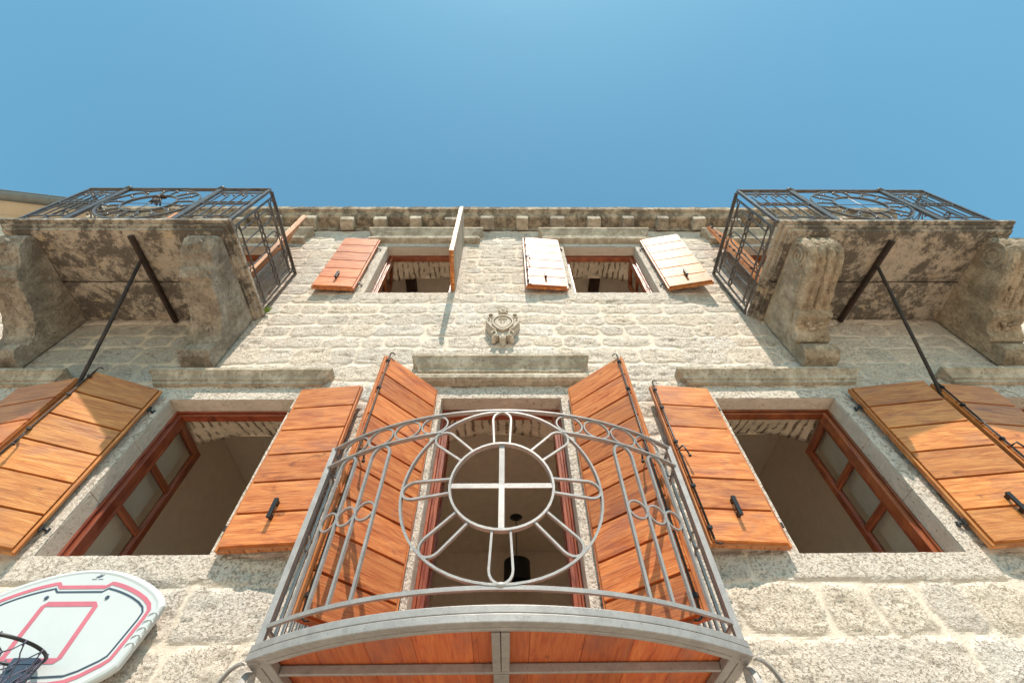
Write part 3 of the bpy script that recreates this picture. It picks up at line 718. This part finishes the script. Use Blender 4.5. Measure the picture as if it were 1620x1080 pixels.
def stone_balcony(x0, x1, rx0, rx1, p1, p2, cor, fluted, beam, rodpts, label):
    mb = MB(); r = random.Random(x0)
    yj = -.575; z0 = 6.74
    def slab(y0, y1, n=34, m=10):
        vs = []
        for j in range(m + 1):
            for i in range(n + 1):
                vs.append((x0 + (x1 - x0) * i / n, y0 + (y1 - y0) * j / m, z0 + r.uniform(-.007, .007) + (.012 if j in (0, m) else 0)))
        mb.add(vs, [(j * (n + 1) + i, j * (n + 1) + i + 1, (j + 1) * (n + 1) + i + 1, (j + 1) * (n + 1) + i) for j in range(m) for i in range(n)], smooth=True)
    slab(-1.235, yj - .011); slab(yj + .011, -.004)
    mb.box(x0, x1, -1.235, yj - .011, z0 + .022, 6.80); mb.box(x0, x1, yj + .011, 0, z0 + .022, 6.80)
    # stepped lip
    mb.box(x0 - .012, x1 + .012, -1.255, -1.20, 6.752, 6.7995)
    for (o, za, zb) in ((.05, 6.8005, 6.845), (.095, 6.8455, 6.895)):
        n = 20
        mb.box(x0 - o * .9, x1 + o * .9, -1.237 - o, 0, za, zb)
    o = mb.build('stone_balcony', M['balcony'], house, .006); o['label'] = label
    for (a, b) in cor: corbel(a, b, fluted, o)
    # iron bearer under the slab and the stay rod
    bx0, by0, bx1, by1 = beam; mb = MB()
    mb.sweep([(bx0, by0, 6.705), (bx1, by1, 6.705)], Vector((0, 0, 1)), .05, .052); mb.sweep([(bx0, by0, 6.676), (bx1, by1, 6.676)], Vector((0, 0, 1)), .012, .036)
    mb.build('iron_bearer', M['rustiron'], o, .004)
    mb = MB(); mb.tube([Vector(p) for p in rodpts], .019, 10); mb.build('stay_rod', M['rustiron'], o)
    # railing
    yr = -1.305; zt = 8.07; zb = 6.93; zs = zt - .155; z2 = zb + .125; zm = (zt + zb) / 2 + .0
    S = lambda u, z: Vector((u, yr, z)); N = lambda u: Vector((0, 1, 0)); mb = MB()
    mb.box(rx0, rx1, yr - .022, yr + .022, zt - .012, zt + .012); mb.box(rx0, rx1, yr - .012, yr + .012, zb - .012, zb + .012)
    for xp in (rx0, rx1): mb.box(xp - .016, xp + .016, yr - .016, yr + .016, 6.895, zt - .012)
    for xp in (p1, p2):
        for d in (-.024, 0, .024): mb.box(xp + d - .010, xp + d + .010, yr - .016, yr + .016, 6.895, zt - .013)
        mb.ball((xp, yr - .01, zt + .03), .03, 1.2, 1.2, .7, 8); mb.box(xp - .05, xp + .05, yr - .03, yr + .03, zt + .012, zt + .026)
    cx = (p1 + p2) / 2; R = (zt - zb) / 2 - .02; wheel(mb, S, N, cx, zm, R, .30, .15, .022, .018, sq=min(1.06, ((p2 - p1) / 2 - .05) / R))
    for q in range(16):
        a = (q + .5) * math.pi / 8; rr_ = .47
        mb.ball(S(cx + rr_ * math.cos(a), zm + rr_ * math.sin(a)), .018, n=6)
        if q % 2 == 0: 
            a2 = a; iron(mb, S, N, [(cx + .31 * math.cos(a2), zm + .31 * math.sin(a2)), (cx + .40 * math.cos(a2 + .06), zm + .40 * math.sin(a2 + .06)), (cx + .53 * math.cos(a2 - .05), zm + .53 * math.sin(a2 - .05))], .014, .012)
    for a, b in ((cx - .3, cx + .3),): mb.tube([S(a, zm), S(b, zm)], .005, 6)
    mb.tube([S(cx, zm - .3), S(cx, zm + .3)], .005, 6)
    def panel(S, N, a, b, nl):
        iron(mb, S, N, [(a, zs), (b, zs)], .016, .012); iron(mb, S, N, [(a, z2), (b, z2)], .016, .012)
        w_ = (b - a) / nl
        for k in range(nl):
            c = a + (k + .5) * w_
            if k % 2 == 0 and k + 1 < nl: hoop(mb, S, N, c, c + w_, z2, zs - .035, .013, .013)
            elif k % 2 == 0: iron(mb, S, N, [(c, z2), (c, zs)], .013, .013)
            mb.ball(S(c + w_ * .5, zs - .09), .017, n=6) if k < nl - 1 else None
        no = max(2, round((b - a) / .26))
        for k in range(no):
            c = a + (k + .5) * (b - a) / no
            for zc in (zt - .078, zb + .07): iron(mb, S, N, ring_pts(S, c, zc, (b - a) / no / 2 - .008, .052, 18), .012, .010, True)
        nr = max(4, round((b - a) / .10))
        for k in range(nr):
            c = a + (k + .5) * (b - a) / nr
            iron(mb, S, N, ring_pts(S, c, zm + .02, (b - a) / nr / 2, .042, 14), .020, .013, True)
    panel(S, N, rx0 + .02, p1 - .04, 5); panel(S, N, p2 + .04, rx1 - .02, 5)
    mb.build('front_railing', M['iron'], o)
    for xs_ in (rx0, rx1):
        mb = MB(); S2 = lambda u, z, xs_=xs_: Vector((xs_, u, z)); N2 = lambda u: Vector((1, 0, 0))
        mb.box(xs_ - .022, xs_ + .022, yr + .023, -.012, zt - .011, zt + .011); mb.box(xs_ - .012, xs_ + .012, yr + .017, -.012, zb - .011, zb + .011)
        mb.box(xs_ - .014, xs_ + .014, -.034, -.006, 6.895, zt)
        mb.box(xs_ - .010, xs_ + .010, -.115, -.095, zb, zt - .01); mb.box(xs_ - .010, xs_ + .010, yr + .085, yr + .105, zb, zt - .01)
        panel(S2, N2, yr + .11, -.12, 7); mb.build('side_railing', M['iron'], o)
    return o
LBo = stone_balcony(-5.80, -3.30, -5.72, -3.255, -5.20, -3.93, ((-5.83, -5.465), (-3.675, -3.315)), False, (-4.33, -1.20, -4.29, -.02),
              ((-4.31, -.91, 6.66), (-4.315, -.50, 5.80), (-4.32, -.22, 5.19), (-4.33, -.005, 4.78)), 'stone balcony on the left with dark iron railing and blackened underside')
RBo = stone_balcony(3.335, 5.98, 3.235, 5.86, 3.98, 5.26, ((3.40, 3.80), (5.70, 6.12)), True, (4.565, -1.15, 4.41, -.02),
              ((4.48, -.86, 6.66), (4.48, -.50, 5.90), (4.475, -.20, 5.25), (4.47, -.005, 4.87)), 'stone balcony on the right with spiral scrolled corbels')

# ------------------------------------------------------------------ coat of arms
def crest():
    mb = MB(); cx, cz = -.045, 6.53
    def plate(pts, y0, y1):
        n = len(pts); mb.add([(cx + x, y0, cz + z) for x, z in pts] + [(cx + x * .93, y1, cz + z * .93) for x, z in pts],
               [tuple(range(n)), tuple(range(n, 2 * n))[::-1]] + [(i, (i + 1) % n, n + (i + 1) % n, n + i) for i in range(n)])
    half = [(0, -.40), (.035, -.34), (.05, -.27), (.10, -.33), (.135, -.325), (.145, -.27), (.115, -.225), (.15, -.16), (.20, -.06), (.225, .05), (.205, .075), (.165, .06), (.20, .12), (.20, .18), (.165, .22), (.11, .21), (.075, .19), (.045, .22), (.045, .29), (.065, .36), (.03, .345), (.0, .375)]
    pts = half + [(-x, z) for x, z in half[::-1][1:-1]]
    plate(pts, -.02, -.10)
    sh_ = [(.115 * math.sin(a) * (1 if math.cos(a) > 0 else 1 - .35 * abs(math.cos(a)) ** 2), (.125 if math.cos(a) > 0 else .17) * math.cos(a)) for a in span(0, 2 * math.pi, 32)[:-1]]
    c3 = [Vector((cx + x * 1.1, -.125, cz + z * 1.1)) for x, z in sh_]
    mb.sweep(c3, Vector((0, 1, 0)), .035, .020, True)
    mb.sweep([Vector((cx + x * .78, -.129, cz + z * .78)) for x, z in sh_], Vector((0, 1, 0)), .010, .008, True)
    n_ = len(sh_); mb.add([(cx + x * .98, -.10, cz + z * .98) for x, z in sh_] + [(cx + x * .9, -.128, cz + z * .9) for x, z in sh_] + [(cx, -.134, cz)], [(i, (i + 1) % n_, n_ + (i + 1) % n_, n_ + i) for i in range(n_)] + [(n_ + i, n_ + (i + 1) % n_, 2 * n_) for i in range(n_)])
    for sx in (-1, 1):
        mb.sweep([Vector((cx + sx * (.105 + .028 * math.cos(t)), -.118, cz - .25 + .05 * math.sin(t))) for t in span(0, 5, 18)], Vector((0, 1, 0)), .03, .014)
        mb.sweep([Vector((cx + sx * (.155 + .035 * math.cos(t)), -.118, cz + .14 + .05 * math.sin(t))) for t in span(-1, 4.4, 18)], Vector((0, 1, 0)), .03, .014)
        mb.sweep([Vector((cx + sx * (.21 - .13 * t), -.118, cz + .03 - .20 * t - .03 * math.sin(3 * t))) for t in span(0, 1, 8)], Vector((0, 1, 0)), .03, .016)
    mb.sweep([Vector((cx + x, -.136, cz + .055 - x * x * 3)) for x in span(-.055, .055, 8)], Vector((0, 1, 0)), .02, .012)
    for a in range(6): mb.ball((cx + .028 * math.cos(a * 1.047), -.134, cz - .005 + .03 * math.sin(a * 1.047)), .010, n=6)
    # crown
    mb.add([(cx - .035, -.13, cz + .235), (cx + .035, -.13, cz + .235), (cx + .06, -.14, cz + .30), (cx - .06, -.14, cz + .30), (cx - .035, -.06, cz + .235), (cx + .035, -.06, cz + .235), (cx + .06, -.06, cz + .30), (cx - .06, -.06, cz + .30)], [(0, 1, 2, 3), (4, 7, 6, 5), (0, 4, 5, 1), (1, 5, 6, 2), (2, 6, 7, 3), (3, 7, 4, 0)])
    for k in range(5):
        x = cx + (k - 2) * .030; mb.ball((x, -.125, cz + .365 - abs(k - 2) * .012), .014, n=6); mb.cyl((x, -.12, cz + .26), (x * 1.0, -.125, cz + .355), .009, 6)
    mb.ball((cx, -.11, cz + .29), .045, 1, .9, .9); mb.ball((cx, -.12, cz - .33), .035, .7, .8, 1.6)
    mb.build('coat_of_arms', M['crest'], house, .004)
crest()

# ------------------------------------------------------------------ neighbouring houses
nb = empty('neighbouring_house', (-7.62, 0, 0), 'beige rendered house with a round grey gutter beyond the left balcony', 'house')
mb = MB(); mb.add([(-7.8, .05, 0), (-14, -.7, 0), (-14, 6, 0), (-7.8, 6, 0), (-7.8, .05, 10.25), (-14, -.7, 10.25), (-14, 6, 10.25), (-7.8, 6, 10.25)], [(0, 1, 2, 3), (4, 5, 6, 7), (0, 1, 5, 4), (1, 2, 6, 5), (2, 3, 7, 6), (3, 0, 4, 7)])
mb.add([(-7.8, .06, 10.255), (-7.8, -.30, 10.30), (-14, -1.06, 10.35), (-14, -.69, 10.255), (-7.8, .06, 10.33), (-7.8, -.24, 10.36), (-14, -1.0, 10.41), (-14, -.69, 10.33)], [(0, 1, 2, 3), (4, 7, 6, 5), (0, 4, 5, 1), (1, 5, 6, 2), (2, 6, 7, 3), (3, 7, 4, 0)])
o = mb.build('wall', M['render'], nb); o.location = (7.62, 0, 0)
mb = MB(); A = Vector((-7.75, -.30, 10.31)); B = Vector((-14, -1.06, 10.36)); D = (B - A).normalized(); nrm = Vector((0, -1, 0)); ringn = 10
rings = []
for P_ in (A, B): rings.append([P_ + Vector((0, -math.cos(t) * .10, -math.sin(t) * .11)) for t in span(0, math.pi, ringn)])
mb.add(rings[0] + rings[1], [(i, i + 1, ringn + 2 + i, ringn + 1 + i) for i in range(ringn)] + [tuple(range(ringn + 1)), tuple(range(ringn + 1, 2 * ringn + 2))[::-1]], smooth=True)
mb.tube([A + Vector((0, -.10, .0)), B + Vector((0, -.10, 0))], .014, 6)
for t in (.12, .30, .5, .72): C_ = A.lerp(B, t); mb.sweep([C_ + Vector((0, -math.cos(q) * .104, -math.sin(q) * .114)) for q in span(0, math.pi, 12)], Vector((1, 0, 0)), .03, .006)
o = mb.build('gutter', M['gutter'], nb); o.location = (7.62, 0, 0)
mb = MB(); mb.add([(-7.8, .3, 10.27), (-14, -.4, 10.27), (-14, 6.2, 10.9), (-7.8, 6.2, 10.9)], [(0, 1, 2, 3)]); mb.box(-14, -7.8, .06, 6, 10.252, 10.262)
o = mb.build('roof', M['tile'], nb); o.location = (7.62, 0, 0)
nr = empty('neighbouring_house', (7.42, 0, 0), 'lower stone house with a plain beige band against the right end', 'house')
o = masonry('stone_wall', 7.42, 11, 2.1, 7.95, .04, nr, .03, seed=8); o.location = (-7.42, 0, 0)
mb = MB(); mb.box(7.42, 11, .08, 5, 0, 7.93); o = mb.build('wall_core', M['ashlar'], nr); o.location = (-7.42, 0, 0)
mb = MB(); mb.box(7.42, 11, -.10, .07, 7.16, 7.45); o = mb.build('plaster_band', M['render'], nr, .01); o.location = (-7.42, 0, 0)
mb = MB(); mb.box(7.42, 11, -.05, 5.1, 7.955, 8.0); o = mb.build('roof', M['tile'], nr); o.location = (-7.42, 0, 0)

# ------------------------------------------------------------------ basketball hoop on the wall
def basketball():
    bx, bz = -2.87, 2.96
    T = empty('basketball_hoop', (bx, 0, bz), 'white basketball backboard with faded red stripes and dark rim under the left window', 'basketball hoop')
    def outline(k):
        # half outline, x>=0, from top centre to bottom centre; k shrinks it
        h = []
        for t in span(0, 1, 10): h.append((.46 * t, .40 - .115 * t * t))
        h += [(.53, .245), (.585, .20), (.61, .155), (.605, .09), (.555, -.16), (.545, -.20), (.51, -.235), (.40, -.31), (.32, -.345), (.22, -.36), (0, -.36)]
        return [(x - k * (1 if x > .3 else x / .3), z - k * (1 if z > .1 else (-1 if z < -.1 else z / .1))) for x, z in h]
    def full(h): return h + [(-x, z) for x, z in h[::-1][1:-1]]
    mb = MB(); y0 = -.075; rings = []
    for k, y in ((0.0, y0), (.0, y0 - .03), (.008, y0 - .04), (.02, y0 - .044), (.032, y0 - .040)): rings.append([(x, y, z) for x, z in full(outline(k))])
    n = len(rings[0]); vs = [p for r_ in rings for p in r_]
    fs = [(i * n + j, i * n + (j + 1) % n, (i + 1) * n + (j + 1) % n, (i + 1) * n + j) for i in range(len(rings) - 1) for j in range(n)]
    fs += [tuple(range(n))[::-1], tuple((len(rings) - 1) * n + j for j in range(n))]
    mb.add(vs, fs)
    # moulded ribs on the slanting edge
    for sx in (-1, 1):
        for k in range(5):
            t = k / 5; c = Vector((sx * (.585 - .035 * t * 1.2), y0 - .043, .09 - .22 * t))
            mb.sweep([c + Vector((sx * -.030 * math.cos(a), 0, .018 * math.sin(a))) for a in span(0, math.pi, 8)], Vector((0, 1, 0)), .006, .005)
    b = mb.build('backboard', M['white'], T)
    def stripe(name, k, w_, mat, zf, y):
        mb = MB(); kx, kz = 1 - k / .61, 1 - k / .37
        h = [(x * kx, z * kz) for x, z in outline(0)]; h = [p for p in h if p[0] > .185]
        h = [(0, zf), (.150, zf), (.180, h[0][1] + .004)] + h
        c = full(h + [(0, -.36 * kz)] if h[-1][0] > .01 else h); mb.sweep([Vector((x, y, z)) for x, z in c], Vector((0, 1, 0)), .0022, w_, True); return mb.build(name, mat, b)
    yy = y0 - .0412
    stripe('red_stripe', .075, .024, M['pink'], .275, yy); stripe('blue_stripe', .108, .011, M['navy'], .243, yy)
    mb = MB(); wv = [( -.17, -.165), (-.17, .155), (-.16, .165), (.16, .165), (.17, .155), (.17, -.155), (.16, -.165), (-.16, -.165)]
    wv = [(-.17, -.15), (-.17, .15), (-.155, .165), (.155, .165), (.17, .15), (.17, -.15), (.155, -.165), (-.155, -.165)]
    mb.sweep([Vector((x, yy, z)) for x, z in wv], Vector((0, 1, 0)), .0022, .031, True); mb.build('target_square', M['pink'], b)
    mb = MB()
    for x in (-.19, .21): mb.cyl((x, yy + .003, .205), (x, yy - .004, .205), .013, 12)
    mb.build('bolt', M['navy'], b)
    # small bird-like mark and its line of tiny lettering
    mb = MB(); q = yy - .0008
    mb.add([(.035, q, .338), (.055, q, .350), (.072, q, .353), (.088, q, .366), (.080, q, .350), (.066, q, .340)], [(0, 1, 2, 3, 4, 5)])
    mb.add([(.052, q, .353), (.060, q, .362), (.076, q, .360)], [(0, 1, 2)])
    mb.add([(.038, q, .343), (.046, q, .351), (.052, q, .349)], [(0, 1, 2)])
    for k in range(9):
        if k != 4: mb.box(.022 + k * .0085, .0275 + k * .0085, q - .0004, q + .0004, .326, .331)
    mb.build('maker_mark', M['navy'], b)
    # rim, bracket and net (positions local to the hoop)
    rz = 2.772 - bz; ry = -.335; rr_ = .215
    mb = MB(); mb.tube([(rr_ * math.cos(a), ry + rr_ * math.sin(a), rz) for a in span(0, 2 * math.pi, 40)[:-1]], .0095, 8, True)
    rim = mb.build('rim', M['black'], T)
    mb = MB(); mb.box(-.075, .075, y0 - .075, y0 - .042, rz - .20, rz + .03); mb.box(-.062, .062, ry + rr_ - .02, y0 - .075, rz - .012, rz - .002)
    for x in (-.045, .045): mb.cyl((x, y0 - .076, rz - .03), (x, y0 - .084, rz - .03), .012, 8)
    for sx in (-1, 1): mb.tube([(sx * .07, y0 - .07, rz - .19), (sx * .13, ry + .17, rz - .005)], .006, 6)
    mb.build('bracket', M['navy'], T, .003)
    mb = MB(); n = 12; rows = 4; r = random.Random(2); P = []
    for j in range(rows + 1):
        R = rr_ * (1 - .12 * j - .01 * j * j); z = rz - .065 * j - (.01 if j else 0)
        P.append([Vector((R * math.cos(2 * math.pi * (i + .5 * (j % 2)) / n) + r.uniform(-.008, .008), ry + R * math.sin(2 * math.pi * (i + .5 * (j % 2)) / n) + r.uniform(-.008, .008), z + r.uniform(-.012, .012))) for i in range(n)])
    for j in range(rows):
        for i in range(n):
            a = P[j][i]; 
            for k in ((i, i - 1) if j % 2 == 0 else (i, i + 1)):
                c = P[j + 1][k % n]; mid = (a + c) / 2 + Vector((r.uniform(-.01, .01), r.uniform(-.01, .01), -.008)); mb.tube([a, mid, c], .0036, 5)
            if j: mb.ball(a, .0075, n=6)
    for i in range(n): mb.tube([P[0][i] + Vector((0, 0, -.014)), P[0][i] + Vector((0, 0, .014))], .006, 6)
    mb.build('net', M['cord'], T)
basketball()

# ------------------------------------------------------------------ lamp in the doorway
lp = empty('pendant_lamp', (.165, 3.9, 6.455), 'dark cylindrical pendant lamp hanging from the ceiling inside the balcony door', 'lamp')
mb = MB(); mb.cyl((0, 0, 0), (0, 0, -.05), .11, 20, .03); mb.build('ceiling_rose', M['black'], lp)
mb = MB(); mb.tube([(0, 0, -.05), (0, 0, -.82)], .007, 6); mb.build('cord', M['black'], lp)
mb = MB(); R = .21; n = 28
vs = [(R * k_ * math.cos(2 * math.pi * i / n), R * k_ * math.sin(2 * math.pi * i / n), z) for k_, z in ((1, -.82), (1, -1.16), (.97, -1.16), (.97, -.83)) for i in range(n)]
mb.add(vs, [(j * n + i, j * n + (i + 1) % n, (j + 1) * n + (i + 1) % n, (j + 1) * n + i) for j in range(3) for i in range(n)] + [tuple(range(n))], smooth=False); mb.build('lamp_shade', M['black'], lp)

# ------------------------------------------------------------------ weed at the foot of the left balcony, dried bundle on its railing
wd = MB(); r = random.Random(9)
for k in range(46):
    a = r.uniform(-1.3, 1.6); L = r.uniform(.04, .13); d = Vector((math.sin(a), -r.uniform(.2, 1), math.cos(a) * .6 - .1)).normalized()
    b0 = Vector((r.uniform(-.03, .03), 0, r.uniform(-.02, .02))); m1 = b0 + d * L * .5; e1 = b0 + d * L + Vector((0, 0, -.02)); s_ = d.cross(Vector((r.random(), r.random(), r.random()))).normalized() * r.uniform(.006, .014)
    wd.add([b0, m1 + s_, e1, m1 - s_], [(0, 1, 2, 3)])
tag(wd.build('weed', M['leaf'], fix=False, loc=Vector((-3.225, -.03, 6.93))), 'small green weed sprouting where the left balcony meets the wall', 'plant')
bd = MB(); r = random.Random(5)
bd.ball((0, 0, 0), .05, 1.2, .9, .9, 10); bd.ball((.07, -.01, .03), .04, 1.2, .8, .8, 8)
for k in range(5): bd.tube([(0, 0, -.02), (.03 + .02 * k, -.02, -.10), (.02 + .03 * k, -.01 + .01 * k, -.19 - .02 * (k % 2))], .012, 6)
tag(bd.build('bundle', M['rustiron'], loc=Vector((-4.60, -1.30, 7.72))), 'dark knotted bundle tied in the wheel of the left balcony railing', 'bundle')
